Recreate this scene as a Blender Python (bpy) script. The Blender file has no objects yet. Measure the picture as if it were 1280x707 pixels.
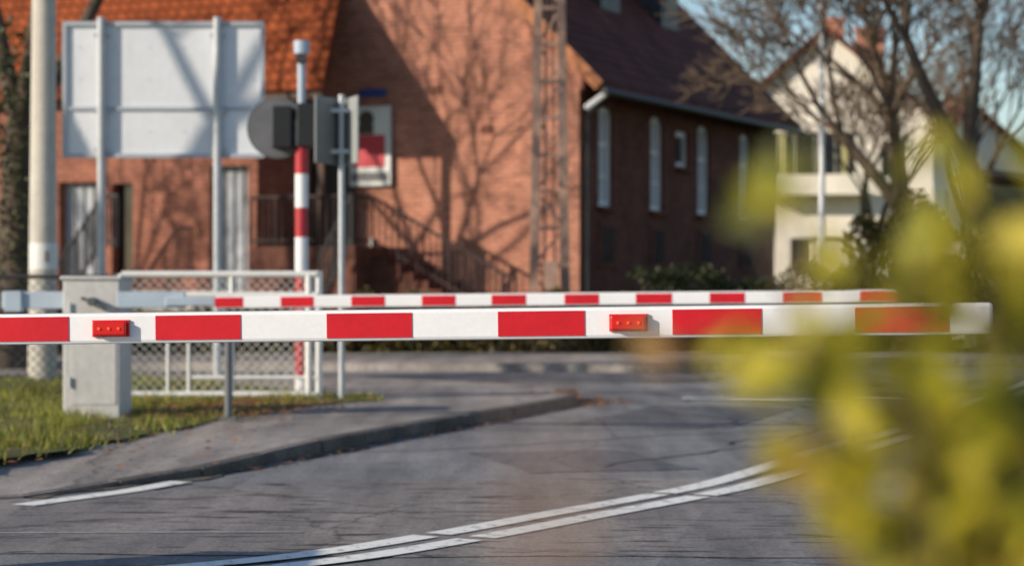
import bpy, math, random
from mathutils import Vector, Matrix
R=random.Random(7)
sc=bpy.context.scene
sc.view_settings.view_transform='Standard'; sc.view_settings.look='None'; sc.view_settings.exposure=0

# ---------------------------------------------------------------- helpers
class MB:
    def __init__(s): s.v=[]; s.f=[]; s.m=[]
    def face(s,pts,mi=0):
        b=len(s.v); s.v+= [tuple(p) for p in pts]; s.f.append(tuple(range(b,b+len(pts)))); s.m.append(mi)
    def box(s,c,d,rz=0,mi=0,M=None):
        x,y,z=d[0]/2,d[1]/2,d[2]/2
        T=Matrix.Translation(Vector(c))@(M if M is not None else Matrix.Rotation(rz,4,'Z'))
        b=len(s.v)
        for i in ((-x,-y,-z),(x,-y,-z),(x,y,-z),(-x,y,-z),(-x,-y,z),(x,-y,z),(x,y,z),(-x,y,z)):
            s.v.append(tuple(T@Vector(i)))
        for q in ((0,3,2,1),(4,5,6,7),(0,1,5,4),(1,2,6,5),(2,3,7,6),(3,0,4,7)):
            s.f.append(tuple(b+k for k in q)); s.m.append(mi)
    def tube(s,p0,p1,r0,r1=None,n=8,mi=0,caps=True):
        p0=Vector(p0);p1=Vector(p1)
        if r1 is None:r1=r0
        d=(p1-p0)
        if d.length<1e-6:return
        d.normalize()
        a=d.orthogonal().normalized(); c=d.cross(a)
        b=len(s.v)
        for p,r in((p0,r0),(p1,r1)):
            for i in range(n):
                t=2*math.pi*i/n
                s.v.append(tuple(p+(a*math.cos(t)+c*math.sin(t))*r))
        for i in range(n):
            j=(i+1)%n
            s.f.append((b+i,b+j,b+n+j,b+n+i)); s.m.append(mi)
        if caps:
            s.f.append(tuple(b+i for i in reversed(range(n)))); s.m.append(mi)
            s.f.append(tuple(b+n+i for i in range(n))); s.m.append(mi)
    def prism(s,poly,z0,z1,mi=0):
        n=len(poly); b=len(s.v)
        for z in(z0,z1):
            for p in poly: s.v.append((p[0],p[1],z))
        for i in range(n):
            j=(i+1)%n; s.f.append((b+i,b+j,b+n+j,b+n+i)); s.m.append(mi)
        s.f.append(tuple(b+i for i in reversed(range(n)))); s.m.append(mi)
        s.f.append(tuple(b+n+i for i in range(n))); s.m.append(mi)
    def obj(s,name,mats,parent=None,bevel=0,smooth=False,seg=2):
        me=bpy.data.meshes.new(name); me.from_pydata(s.v,[],s.f)
        if not isinstance(mats,(list,tuple)): mats=[mats]
        for m in mats: me.materials.append(m)
        me.polygons.foreach_set('material_index',s.m)
        if smooth: me.polygons.foreach_set('use_smooth',[True]*len(s.f))
        me.update()
        o=bpy.data.objects.new(name,me); sc.collection.objects.link(o)
        if parent: o.parent=parent
        if bevel:
            md=o.modifiers.new('bevel','BEVEL'); md.width=bevel; md.segments=seg; md.limit_method='ANGLE'
        return o
def empty(name,loc=(0,0,0),rz=0):
    e=bpy.data.objects.new(name,None); e.location=loc; e.rotation_euler=(0,0,rz); sc.collection.objects.link(e); return e

def newmat(name):
    m=bpy.data.materials.new(name); m.use_nodes=True
    nt=m.node_tree; return m,nt,nt.nodes['Principled BSDF']
def N(nt,t,**k):
    n=nt.nodes.new(t)
    for a,b in k.items():
        if a in n.inputs: n.inputs[a].default_value=b
        else: setattr(n,a,b)
    return n
def ramp(nt,src,stops):
    r=nt.nodes.new('ShaderNodeValToRGB'); e=r.color_ramp.elements
    while len(e)<len(stops): e.new(0.5)
    for i,(p,c) in enumerate(stops):
        e[i].position=p; e[i].color=(c[0],c[1],c[2],1)
    nt.links.new(src,r.inputs[0]); return r.outputs[0]
def mixc(nt,fac,a,b,mode='MIX'):
    m=nt.nodes.new('ShaderNodeMix'); m.data_type='RGBA'; m.blend_type=mode
    for s,v in((0,fac),(6,a),(7,b)):
        if hasattr(v,'links') : nt.links.new(v,m.inputs[s])
        elif s==0: m.inputs[0].default_value=v
        else: m.inputs[s].default_value=(v[0],v[1],v[2],1)
    return m.outputs[2]
def surf(name,col,rough=.6,metal=0,var=.25,scale=3,bump=.0,bscale=40,fine=0,stretch=None,spec=None,streak=0):
    m,nt,b=newmat(name); L=nt.links
    tc=N(nt,'ShaderNodeTexCoord'); vec=tc.outputs['Object']
    if stretch:
        mp=N(nt,'ShaderNodeMapping'); mp.inputs['Scale'].default_value=stretch; L.new(vec,mp.inputs[0]); vec=mp.outputs[0]
    n=N(nt,'ShaderNodeTexNoise',Scale=scale,Detail=6.0,Roughness=.6); L.new(vec,n.inputs['Vector'])
    d=tuple(c*(1-var) for c in col); h=tuple(min(1,c*(1+var)) for c in col)
    c=ramp(nt,n.outputs[0],[(.3,d),(.7,h)])
    if fine:
        n3=N(nt,'ShaderNodeTexNoise',Scale=bscale,Detail=3.0); L.new(vec,n3.inputs['Vector'])
        g=ramp(nt,n3.outputs[0],[(.3,(1-fine,)*3),(.7,(1,1,1))]); c=mixc(nt,1.0,c,g,'MULTIPLY')
    if streak:
        mp=N(nt,'ShaderNodeMapping'); mp.inputs['Scale'].default_value=(1,1,.12); L.new(tc.outputs['Object'],mp.inputs[0])
        n4=N(nt,'ShaderNodeTexNoise',Scale=9.0,Detail=5.0,Roughness=.6); L.new(mp.outputs[0],n4.inputs['Vector'])
        c=mixc(nt,1.0,c,ramp(nt,n4.outputs[0],[(.3,(1-streak,1-streak*1.05,1-streak*1.15)),(.5,(1,1,1))]),'MULTIPLY')
    L.new(c,b.inputs['Base Color']); b.inputs['Roughness'].default_value=rough; b.inputs['Metallic'].default_value=metal
    if spec is not None: b.inputs['Specular IOR Level'].default_value=spec
    if bump:
        n2=N(nt,'ShaderNodeTexNoise',Scale=bscale,Detail=4.0); L.new(vec,n2.inputs['Vector'])
        bp=N(nt,'ShaderNodeBump',Strength=bump,Distance=.02); L.new(n2.outputs[0],bp.inputs['Height']); L.new(bp.outputs[0],b.inputs['Normal'])
    return m
def leafmat(name,cols,trans=.35,rough=.5,clump=0):
    m,nt,b=newmat(name); L=nt.links
    g=N(nt,'ShaderNodeNewGeometry'); fac=g.outputs['Random Per Island']
    if clump:  # noise puts lit and dark patches into the leaf colour
        tc=N(nt,'ShaderNodeTexCoord'); n=N(nt,'ShaderNodeTexNoise',Scale=clump,Detail=2.0); L.new(tc.outputs['Object'],n.inputs['Vector'])
        mr=N(nt,'ShaderNodeMapRange'); mr.inputs[1].default_value=.3; mr.inputs[2].default_value=.7; L.new(n.outputs[0],mr.inputs[0])
        a=N(nt,'ShaderNodeMath',operation='MULTIPLY'); a.inputs[1].default_value=.4; L.new(fac,a.inputs[0])
        c_=N(nt,'ShaderNodeMath',operation='MULTIPLY_ADD'); c_.inputs[1].default_value=.6; L.new(mr.outputs[0],c_.inputs[0]); L.new(a.outputs[0],c_.inputs[2]); fac=c_.outputs[0]
    st=[(i/(len(cols)-1),c) for i,c in enumerate(cols)]
    c=ramp(nt,fac,st)
    L.new(c,b.inputs['Base Color']); b.inputs['Roughness'].default_value=rough
    t=N(nt,'ShaderNodeBsdfTranslucent'); L.new(c,t.inputs[0])
    mx=N(nt,'ShaderNodeMixShader'); mx.inputs[0].default_value=trans
    L.new(b.outputs[0],mx.inputs[1]); L.new(t.outputs[0],mx.inputs[2])
    L.new(mx.outputs[0],nt.nodes['Material Output'].inputs[0]); return m
def brickmat(name,c1,c2,mort,dirt=.5):
    m,nt,b=newmat(name); L=nt.links
    tc=N(nt,'ShaderNodeTexCoord'); sp=N(nt,'ShaderNodeSeparateXYZ'); L.new(tc.outputs['Object'],sp.inputs[0])
    ad=N(nt,'ShaderNodeMath',operation='ADD'); L.new(sp.outputs[0],ad.inputs[0]); L.new(sp.outputs[1],ad.inputs[1])
    cb=N(nt,'ShaderNodeCombineXYZ'); L.new(ad.outputs[0],cb.inputs[0]); L.new(sp.outputs[2],cb.inputs[1])
    bt=N(nt,'ShaderNodeTexBrick',Scale=1.0); bt.inputs['Brick Width'].default_value=.27; bt.inputs['Row Height'].default_value=.09
    bt.inputs['Mortar Size'].default_value=.012; bt.inputs['Bias'].default_value=-.1
    bt.inputs['Color1'].default_value=(*c1,1); bt.inputs['Color2'].default_value=(*c2,1); bt.inputs['Mortar'].default_value=(*mort,1)
    L.new(cb.outputs[0],bt.inputs['Vector'])
    n=N(nt,'ShaderNodeTexNoise',Scale=1.1,Detail=8.0,Roughness=.7); L.new(tc.outputs['Object'],n.inputs['Vector'])
    g=ramp(nt,n.outputs[0],[(.3,(1-dirt,)*3),(.68,(1.0,1.0,1.0))])
    c=mixc(nt,1.0,bt.outputs[0],g,'MULTIPLY')
    n2=N(nt,'ShaderNodeTexNoise',Scale=4.0,Detail=8.0,Roughness=.75); L.new(cb.outputs[0],n2.inputs['Vector'])
    f=ramp(nt,n2.outputs[0],[(.52,(0,0,0)),(.70,(.55,.55,.55))])
    c=mixc(nt,f,c,tuple(min(1,x*1.1+.05) for x in c1))
    L.new(c,b.inputs['Base Color'])
    b.inputs['Roughness'].default_value=.9; b.inputs['Specular IOR Level'].default_value=.2
    bp=N(nt,'ShaderNodeBump',Strength=.6,Distance=.012,invert=True); L.new(bt.outputs['Fac'],bp.inputs['Height']); L.new(bp.outputs[0],b.inputs['Normal'])
    return m
def tilemat(name,col,rough=.8):
    m,nt,b=newmat(name); L=nt.links
    tc=N(nt,'ShaderNodeTexCoord'); sp=N(nt,'ShaderNodeSeparateXYZ'); L.new(tc.outputs['Object'],sp.inputs[0])
    ad=N(nt,'ShaderNodeMath',operation='ADD'); L.new(sp.outputs[0],ad.inputs[0]); L.new(sp.outputs[1],ad.inputs[1])
    cb=N(nt,'ShaderNodeCombineXYZ'); L.new(ad.outputs[0],cb.inputs[0]); L.new(sp.outputs[2],cb.inputs[1])
    bt=N(nt,'ShaderNodeTexBrick',Scale=1.0); bt.inputs['Brick Width'].default_value=.25; bt.inputs['Row Height'].default_value=.22
    bt.inputs['Mortar Size'].default_value=.02
    bt.inputs['Color1'].default_value=(*col,1); bt.inputs['Color2'].default_value=(*[c*.75 for c in col],1); bt.inputs['Mortar'].default_value=(*[c*.3 for c in col],1)
    L.new(cb.outputs[0],bt.inputs['Vector'])
    n=N(nt,'ShaderNodeTexNoise',Scale=1.5,Detail=6.0); L.new(tc.outputs['Object'],n.inputs['Vector'])
    g=ramp(nt,n.outputs[0],[(.3,(.55,.55,.55)),(.7,(1,1,1))])
    L.new(mixc(nt,1.0,bt.outputs[0],g,'MULTIPLY'),b.inputs['Base Color']); b.inputs['Roughness'].default_value=rough; b.inputs['Specular IOR Level'].default_value=.15
    bp=N(nt,'ShaderNodeBump',Strength=.6,Distance=.03,invert=True); L.new(bt.outputs['Fac'],bp.inputs['Height']); L.new(bp.outputs[0],b.inputs['Normal'])
    return m

# ---------------------------------------------------------------- materials
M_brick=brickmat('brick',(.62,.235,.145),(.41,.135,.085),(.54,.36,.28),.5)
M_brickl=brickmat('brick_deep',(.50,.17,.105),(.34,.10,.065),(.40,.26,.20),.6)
M_brickd=brickmat('brick_shaded',(.24,.088,.060),(.165,.058,.042),(.17,.10,.08))  # darker copy of the brick; side-wall shade is put into its colour
M_tile=tilemat('roof_tile_dark',(.22,.068,.048))
M_tileo=tilemat('roof_tile_orange',(.40,.10,.035))
M_white=surf('white_paint',(.78,.78,.76),.45,var=.06,scale=6,fine=.08,bscale=30)
M_boomw=surf('boom_white',(.84,.84,.86),.35,var=.04,scale=3,fine=.05,bscale=60)
M_boomr=surf('boom_red',(.62,.006,.018),.3,var=.12,scale=5,fine=.1,bscale=50)
M_redlamp=surf('lamp_red_plastic',(.60,.008,.010),.2,var=.05)
M_cab=surf('cabinet_metal',(.58,.57,.56),.5,var=.08,scale=4,fine=.12,bscale=18,streak=.12)
M_steel=surf('galvanised_steel',(.46,.49,.52),.45,metal=.2,var=.12,scale=8)
M_blue=surf('blue_grey_steel',(.40,.48,.58),.5,var=.1)
M_alu=surf('sign_back_aluminium',(.76,.79,.84),.55,var=.05,scale=2,fine=.05,bscale=9,streak=.05)
M_dark=surf('dark_metal',(.035,.036,.04),.5,var=.2)
M_rail=surf('rusty_rail',(.04,.022,.02),.7,var=.3)
M_black=surf('black_plastic',(.012,.012,.013),.45,var=.2)
M_greyp=surf('grey_plastic',(.10,.105,.115),.5,var=.15)
M_conc=surf('concrete',(.58,.55,.49),.85,var=.10,scale=4,bump=.3,bscale=40,fine=.15,streak=.06)
M_concb=surf('old_concrete_pole',(.40,.26,.20),.9,var=.25,scale=5,bump=.3,bscale=30)
M_stucco=surf('white_stucco',(.78,.73,.64),.9,var=.07,scale=1.5,streak=.08)
M_greyw=surf('grey_render',(.42,.45,.50),.85,var=.15,scale=1.5,streak=.2)
M_bark=surf('bark',(.085,.062,.045),.9,var=.4,scale=6,bump=.6,bscale=25,stretch=(1,1,.3))
M_barkl=surf('bark_light',(.15,.105,.07),.9,var=.4,scale=6,bump=.5,bscale=25,stretch=(1,1,.3))
M_glass,nt_,b_=newmat('window_glass'); b_.inputs['Base Color'].default_value=(.02,.025,.03,1); b_.inputs['Roughness'].default_value=.08
M_stairs=surf('stair_concrete',(.33,.33,.34),.9,var=.2)
M_posr=surf('poster_red',(.5,.015,.04),.5,var=.1)
M_posb=surf('poster_blue',(.02,.06,.25),.5,var=.1)
M_wood=surf('fascia_wood',(.45,.17,.07),.7,var=.2)

def asphalt(name,base,setts=False,warm=(1,1,1)):
    m,nt,b=newmat(name); L=nt.links
    tc=N(nt,'ShaderNodeTexCoord'); v=tc.outputs['Object']
    n=N(nt,'ShaderNodeTexNoise',Scale=.45,Detail=8.0,Roughness=.6); L.new(v,n.inputs['Vector'])
    c=ramp(nt,n.outputs[0],[(.3,tuple(x*.74 for x in base)),(.7,tuple(x*1.25*w for x,w in zip(base,warm)))])
    mp=N(nt,'ShaderNodeMapping'); mp.inputs['Rotation'].default_value=(0,0,-.5); mp.inputs['Scale'].default_value=(2.2,.22,1); L.new(v,mp.inputs[0])
    n2=N(nt,'ShaderNodeTexNoise',Scale=1.6,Detail=6.0,Roughness=.6); L.new(mp.outputs[0],n2.inputs['Vector'])
    c=mixc(nt,1.0,c,ramp(nt,n2.outputs[0],[(.33,(.62,.62,.64)),(.62,(1.06,1.06,1.06))]),'MULTIPLY')
    n3=N(nt,'ShaderNodeTexNoise',Scale=60.0,Detail=4.0,Roughness=.75); L.new(v,n3.inputs['Vector'])
    c=mixc(nt,1.0,c,ramp(nt,n3.outputs[0],[(.32,(.45,.45,.45)),(.62,(1.2,1.2,1.2))]),'MULTIPLY')
    nw=N(nt,'ShaderNodeTexNoise',Scale=3.5,Detail=6.0,Roughness=.7); L.new(v,nw.inputs['Vector'])
    wv=mixc(nt,.22,v,nw.outputs['Color'],'ADD')
    vo=N(nt,'ShaderNodeTexVoronoi',feature='DISTANCE_TO_EDGE',Scale=.4); L.new(wv,vo.inputs['Vector'])
    c=mixc(nt,1.0,c,ramp(nt,vo.outputs['Distance'],[(.0,(.42,.42,.42)),(.006,(1,1,1))]),'MULTIPLY')
    vp=N(nt,'ShaderNodeTexVoronoi',distance='CHEBYCHEV',Scale=.22); vp.inputs['Randomness'].default_value=.8; L.new(mp.outputs[0],vp.inputs['Vector'])
    sc_=N(nt,'ShaderNodeSeparateColor'); L.new(vp.outputs['Color'],sc_.inputs[0])
    c=mixc(nt,1.0,c,ramp(nt,sc_.outputs[0],[(.0,(.80,.81,.84)),(.5,(1,1,1)),(1,(1.10,1.08,1.04))]),'MULTIPLY')
    n5=N(nt,'ShaderNodeTexNoise',Scale=7.0,Detail=6.0,Roughness=.7); L.new(v,n5.inputs['Vector'])
    c=mixc(nt,1.0,c,ramp(nt,n5.outputs[0],[(.32,(.66,.64,.62)),(.46,(1,1,1))]),'MULTIPLY')
    if setts:
        nv=N(nt,'ShaderNodeTexNoise',Scale=1.3,Detail=3.0); L.new(v,nv.inputs['Vector'])
        wv3=mixc(nt,.35,v,nv.outputs['Color'],'ADD')
        for rot,sx,sy,thr in((1.12,2.0,13,.335),(1.30,1.5,10,.31),(.55,3.0,18,.30)):
            mp3=N(nt,'ShaderNodeMapping'); mp3.inputs['Rotation'].default_value=(0,0,rot); mp3.inputs['Scale'].default_value=(sx,sy,1); L.new(wv3,mp3.inputs[0])
            n6=N(nt,'ShaderNodeTexNoise',Scale=1.0,Detail=1.0,Roughness=.3); L.new(mp3.outputs[0],n6.inputs['Vector'])
            c=mixc(nt,1.0,c,ramp(nt,n6.outputs[0],[(thr-.04,(.18,.17,.18)),(thr,(1,1,1))]),'MULTIPLY')
    L.new(c,b.inputs['Base Color']); b.inputs['Roughness'].default_value=.72
    bp=N(nt,'ShaderNodeBump',Strength=.7,Distance=.010); L.new(n3.outputs[0],bp.inputs['Height']); L.new(bp.outputs[0],b.inputs['Normal'])
    return m
M_asph=asphalt('asphalt',(.275,.275,.28))
M_setts=asphalt('scored_asphalt',(.315,.295,.285),True,(1.05,1,.96))
M_pave=asphalt('pavement_asphalt',(.42,.375,.34))
M_kerb=surf('kerb_stone',(.15,.13,.115),.9,var=.4,scale=3,bump=.5,bscale=30,fine=.4)
M_tar=surf('tar',(.05,.05,.055),.5,var=.3,scale=9)
def linepaint():
    m,nt,b=newmat('road_paint'); L=nt.links
    tc=N(nt,'ShaderNodeTexCoord'); n=N(nt,'ShaderNodeTexNoise',Scale=14.0,Detail=8.0,Roughness=.75); L.new(tc.outputs['Object'],n.inputs['Vector'])
    L.new(ramp(nt,n.outputs[0],[(.36,(.28,.28,.28)),(.46,(.86,.86,.82)),(.8,(.92,.92,.89))]),b.inputs['Base Color']); b.inputs['Roughness'].default_value=.7; return m
M_line=linepaint()
def grassm():
    m,nt,b=newmat('grass_ground'); L=nt.links
    tc=N(nt,'ShaderNodeTexCoord'); n=N(nt,'ShaderNodeTexNoise',Scale=1.7,Detail=8.0,Roughness=.75); L.new(tc.outputs['Object'],n.inputs['Vector'])
    L.new(ramp(nt,n.outputs[0],[(.36,(.09,.06,.035)),(.5,(.10,.11,.025)),(.7,(.26,.28,.04))]),b.inputs['Base Color']); b.inputs['Roughness'].default_value=.95
    n2=N(nt,'ShaderNodeTexNoise',Scale=30.0,Detail=4.0); L.new(tc.outputs['Object'],n2.inputs['Vector'])
    bp=N(nt,'ShaderNodeBump',Strength=1.0,Distance=.05); L.new(n2.outputs[0],bp.inputs['Height']); L.new(bp.outputs[0],b.inputs['Normal']); return m
M_grass=grassm()
M_blade=leafmat('grass_blade',[(.05,.08,.012),(.13,.17,.02),(.34,.36,.04),(.46,.43,.06),(.24,.18,.07),(.09,.12,.015)],.35)
M_dead=leafmat('dead_leaf',[(.24,.08,.03),(.42,.17,.06),(.13,.06,.03),(.50,.30,.10)],.15)
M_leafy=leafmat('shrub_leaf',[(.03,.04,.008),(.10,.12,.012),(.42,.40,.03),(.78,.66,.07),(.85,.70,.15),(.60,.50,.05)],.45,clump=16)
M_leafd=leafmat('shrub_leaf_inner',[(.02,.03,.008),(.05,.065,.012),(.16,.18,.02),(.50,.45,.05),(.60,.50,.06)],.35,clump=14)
M_hedge=leafmat('hedge_leaf',[(.02,.03,.01),(.045,.06,.015),(.08,.085,.025),(.03,.04,.012)],.2)
M_ivy=leafmat('ivy_leaf',[(.03,.035,.012),(.08,.07,.02),(.18,.14,.04),(.10,.07,.03)],.25)

# ---------------------------------------------------------------- ground
def sheet(name,poly,z,mat):
    b=MB(); b.face([(p[0],p[1],z) for p in poly]); return b.obj(name,mat)
sheet('ground',[(-400,-60),(400,-60),(400,900),(-400,900)],0,M_grass)
sheet('road',[(-30,-20),(40,-20),(40,31.2),(-30,31.2)],.004,M_asph)
rs=random.Random(3)
near=[(-8+.5*i, 9.9-.02*i+rs.uniform(-.07,.07)) for i in range(41)]
far=[(12,12.6),(4.4,13.2),(2.2,13.35),(.8,13.45),(-.9,13.35),(-1.7,12.9),(-2.55,12.3),(-8,11.4)]
sheet('scored_road_strip',near+far,.008,M_setts)
K=[(-9,10.3),(-4.5,11.2),(-2.7,12.2),(-1.93,13.55),(-1.35,15.4),(-.87,17.0),(-.4,18.4),(0,19.6),(.42,20.9),(.62,21.7),(.62,22.5),(.35,23.3),(-.4,24.4),(-2,25.8),(-5,27.6),(-14,30)]
kz=[.012,.012,.02,.06]+[.10]*12
b=MB()
inner=[(-9,13.5),(-6,14.5),(-4.2,15.2),(-3.2,16.2),(-2.6,17.2),(-2.3,18),(-2.2,19),(-2.2,20),(-2.2,20.8),(-2.1,21.4),(-2.2,22),(-2.4,22.6),(-3,23.6),(-4,24.6),(-6,25.6),(-14,27)]
for i in range(len(K)-1):
    a0,a1=Vector((*K[i],kz[i])),Vector((*K[i+1],kz[i+1]))
    c0,c1=Vector((*inner[i],.10)),Vector((*inner[i+1],.10))
    b.face([a0,a1,c1,c0])
b.obj('pavement',M_pave)
kb=MB()
for i in range(len(K)-1):
    a=Vector(K[i]); c=Vector(K[i+1]); d=(c-a).normalized(); n=Vector((d.y,-d.x))
    z0,z1=kz[i]+.002,kz[i+1]+.002
    L=(c-a).length; k=max(1,int(L/.7))
    for j in range(k):
        p=a+(c-a)*((j+.008)/k); q=a+(c-a)*((j+1-.008)/k); zp=z0+(z1-z0)*j/k; zq=z0+(z1-z0)*(j+1)/k
        jz=R.uniform(-.001,.006)-.0; jn=R.uniform(-.012,.012)
        P=[(p-n*.07),(q-n*.07),(q+n*(.03+jn)),(p+n*(.03+jn+R.uniform(-.008,.008)))]
        bb=len(kb.v)
        for w in P: kb.v.append((w.x,w.y,-.05))
        for w,zz in zip(P,(zp+.003,zq+.003,zq-.008,zp-.008)): kb.v.append((w.x,w.y,zz+jz))
        for qd in((4,5,6,7),(0,1,5,4),(1,2,6,5),(2,3,7,6),(3,0,4,7)): kb.f.append(tuple(bb+t for t in qd)); kb.m.append(0)
kb.obj('kerb',M_kerb,bevel=.012)
M_grit=surf('gutter_grit',(.16,.13,.10),.95,var=.45,scale=9,fine=.5,bscale=60)
b=MB()
for i in range(2,len(K)-3):
    a=Vector(K[i]); c=Vector(K[i+1]); d=(c-a).normalized(); n=Vector((d.y,-d.x))
    m_=8
    for j in range(m_):
        p=a+(c-a)*j/m_; q=a+(c-a)*(j+1)/m_
        wp=.10+.06*math.sin((i*m_+j)*1.7)+.04*math.sin((i*m_+j)*.6); wq=.10+.06*math.sin((i*m_+j+1)*1.7)+.04*math.sin((i*m_+j+1)*.6)
        b.face([(p.x,p.y,.012),(p.x+n.x*wp,p.y+n.y*wp,.012),(q.x+n.x*wq,q.y+n.y*wq,.012),(q.x,q.y,.012)])
b.obj('gutter_grit',M_grit)
gp=[(-30,11.8),(-9,11.9),(-5,12.2),(-3.4,12.8),(-2.98,14.2),(-2.7,15.6),(-2.42,17.2),(-2.15,18.6),(-1.9,19.6),(-1.45,20.1),(-1.25,20.7),(-1.35,21.3),(-2.1,22),(-2.6,23),(-4,25),(-6.5,26.2),(-30,29)]
gpj=[]
for i,p in enumerate(gp):
    q=gp[(i+1)%len(gp)]
    k=6 if 1<i<14 else 1
    for j in range(k):
        t=j/k; gpj.append((p[0]+(q[0]-p[0])*t+(R.gauss(0,.04) if k>1 else 0),p[1]+(q[1]-p[1])*t+(R.gauss(0,.05) if k>1 else 0)))
sheet('grass_verge',gpj,.112,M_grass)
b=MB(); b.prism([(-14,31),(1.9,29.4),(2.6,30.2),(6,31.6),(14,33.2),(14,34.4),(-14,34.4)],-.02,.11); b.obj('pavement',M_pave)
def ribbon(bm,pts,w,z=.014):
    P=[Vector(p) for p in pts]
    Ls=[]
    for i,p in enumerate(P):
        d=(P[min(i+1,len(P)-1)]-P[max(i-1,0)]).normalized(); n=Vector((-d.y,d.x))*w/2
        Ls.append((p+n,p-n))
    for i in range(len(P)-1):
        bm.face([(*Ls[i][1],z),(*Ls[i+1][1],z),(*Ls[i+1][0],z),(*Ls[i][0],z)])
def smooth(pts,k=6):
    out=[]
    for i in range(len(pts)-1):
        p0=Vector(pts[max(i-1,0)]);p1=Vector(pts[i]);p2=Vector(pts[i+1]);p3=Vector(pts[min(i+2,len(pts)-1)])
        for j in range(k):
            t=j/k; out.append(.5*((2*p1)+(p2-p0)*t+(2*p0-5*p1+4*p2-p3)*t*t+(3*p1-p0-3*p2+p3)*t**3))
    out.append(Vector(pts[-1])); return out
c0=[(-4.2,7.4),(-2.2,8.55),(-1.0,9.35),(-.30,10.25),(.33,11.3),(.93,12.3),(1.34,13.1),(2.02,14.8),(2.75,16.6),(3.7,19.0),(5.0,22.5),(6.6,27)]
cl=smooth(c0,24)
left=[];right=[]
for i,p in enumerate(cl):
    d=(cl[min(i+1,len(cl)-1)]-cl[max(i-1,0)]).normalized(); n=Vector((-d.y,d.x))
    left.append(p+n*.125); right.append(p-n*.125)
b=MB()
for k0,k1 in((0,73),(74,121),(122,len(cl))):
    ribbon(b,left[k0:k1],.15); ribbon(b,right[k0:k1],.15)
b.obj('double_centre_line',M_line)
b=MB(); ribbon(b,[(-2.62,11.75),(-2.2,12.55),(-1.98,13.15)],.15); b.obj('edge_line_marking',M_line)
b=MB(); ribbon(b,[(1.75,22.6),(4.3,22.3)],.22,.0165); b.obj('stop_line_marking',M_line)
b=MB(); ribbon(b,[(-9,9.75),(-3,10.45),(-1.0,10.5)],.03,.012); b.obj('joint_line_marking',surf('faded_paint',(.42,.41,.40),.8,var=.35,scale=8))
# tar-sealed cracks and repair patches
b=MB(); rt=random.Random(12)
def crack(p,d,n,step,w,z):
    pts=[Vector(p)]; d=Vector(d).normalized()
    for i in range(n):
        d=(d+Vector((rt.gauss(0,.28),rt.gauss(0,.28)))).normalized(); pts.append(pts[-1]+d*step)
    ribbon(b,pts,w,z)
crack((-1.2,15.4),(1,.25),22,.22,.025,.0105); crack((.6,14.2),(.3,1),24,.25,.03,.0112); crack((-.6,17.9),(1,.05),22,.25,.03,.0119)
crack((.8,24.3),(1,.1),20,.3,.05,.0105); crack((-.2,26.6),(1,-.1),22,.3,.06,.0112); crack((-2.6,10.6),(1,.4),18,.2,.016,.0145); crack((.9,10.2),(1,.2),16,.2,.016,.0145)
crack((1.6,16.2),(.2,1),30,.3,.03,.0126)
b.obj('tar_crack_seal',M_tar)
M_patch=asphalt('asphalt_patch',(.17,.17,.18))
def patch(x0,y0,x1,y1,rot,z,n=6):
    cx_,cy_=(x0+x1)/2,(y0+y1)/2; pts=[]
    for (ax,ay,bx,by) in((x0,y0,x1,y0),(x1,y0,x1,y1),(x1,y1,x0,y1),(x0,y1,x0,y0)):
        for i in range(n):
            t=i/n; px=ax+(bx-ax)*t+rt.gauss(0,.02)-cx_; py=ay+(by-ay)*t+rt.gauss(0,.03)-cy_
            pts.append((cx_+px*math.cos(rot)-py*math.sin(rot),cy_+px*math.sin(rot)+py*math.cos(rot),z))
    return pts
b=MB(); b.face(patch(-.1,13.9,1.0,15.6,.25,.0085)); b.face(patch(.9,18.2,2.3,21.3,-.3,.0085)); b.face(patch(-1.6,26.6,2.4,28.2,-.1,.0085)); b.face(patch(2.6,23.4,5.2,27.0,-.3,.0085)); b.obj('repair_patch',M_patch)

def inpoly(x,y,poly):
    r=False;j=len(poly)-1
    for i in range(len(poly)):
        xi,yi=poly[i];xj,yj=poly[j]
        if (yi>y)!=(yj>y) and x<(xj-xi)*(y-yi)/(yj-yi)+xi: r=not r
        j=i
    return r
from mathutils import noise
b=MB(); cnt=0
while cnt<34000:
    y=12.3+13*R.random()**1.5; x=R.uniform(-5.6,-1.2)
    if not inpoly(x+R.gauss(0,.09),y+R.gauss(0,.1),gp): continue
    cnt+=1
    nv=noise.noise(Vector((x*2.2,y*1.1,0)))+.5*noise.noise(Vector((x*7,y*4,3)))
    if nv<.0 and R.random()<.93: continue
    h=R.uniform(.03,.075)*(1+max(0,nv)*1.5); a=R.uniform(0,6.28); w=.006
    dx,dy=math.cos(a)*w,math.sin(a)*w; lx,ly=R.gauss(0,.035),R.gauss(0,.035)
    b.face([(x-dx,y-dy,.10),(x+dx,y+dy,.10),(x+lx,y+ly,.11+h)])
b.obj('grass',M_blade)
def flat_leaf(b,x,y,z,s):
    a=R.uniform(0,6.28); c,sn=math.cos(a)*s,math.sin(a)*s; t=s*.4
    b.face([(x-c,y-sn,z+R.uniform(0,t)),(x+sn*.6,y-c*.6,z+R.uniform(0,t)),(x+c,y+sn,z+R.uniform(0,t)),(x-sn*.6,y+c*.6,z+R.uniform(0,t))])
b=MB()
for i in range(1500):
    x,y=R.gauss(-2.45,.45),R.gauss(19.1,.8); flat_leaf(b,x,y,.135,R.uniform(.02,.045))
for i in range(320):
    x,y=R.gauss(.75,.2),R.gauss(21.9,.45); flat_leaf(b,x,y,.02 if x>.65 else .115,R.uniform(.02,.04))
for i in range(200):
    t=R.random(); x=-1.9+2.5*t+abs(R.gauss(.05,.08)); y=13.6+8*t; flat_leaf(b,x+.05,y,.015,R.uniform(.015,.035))
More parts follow.
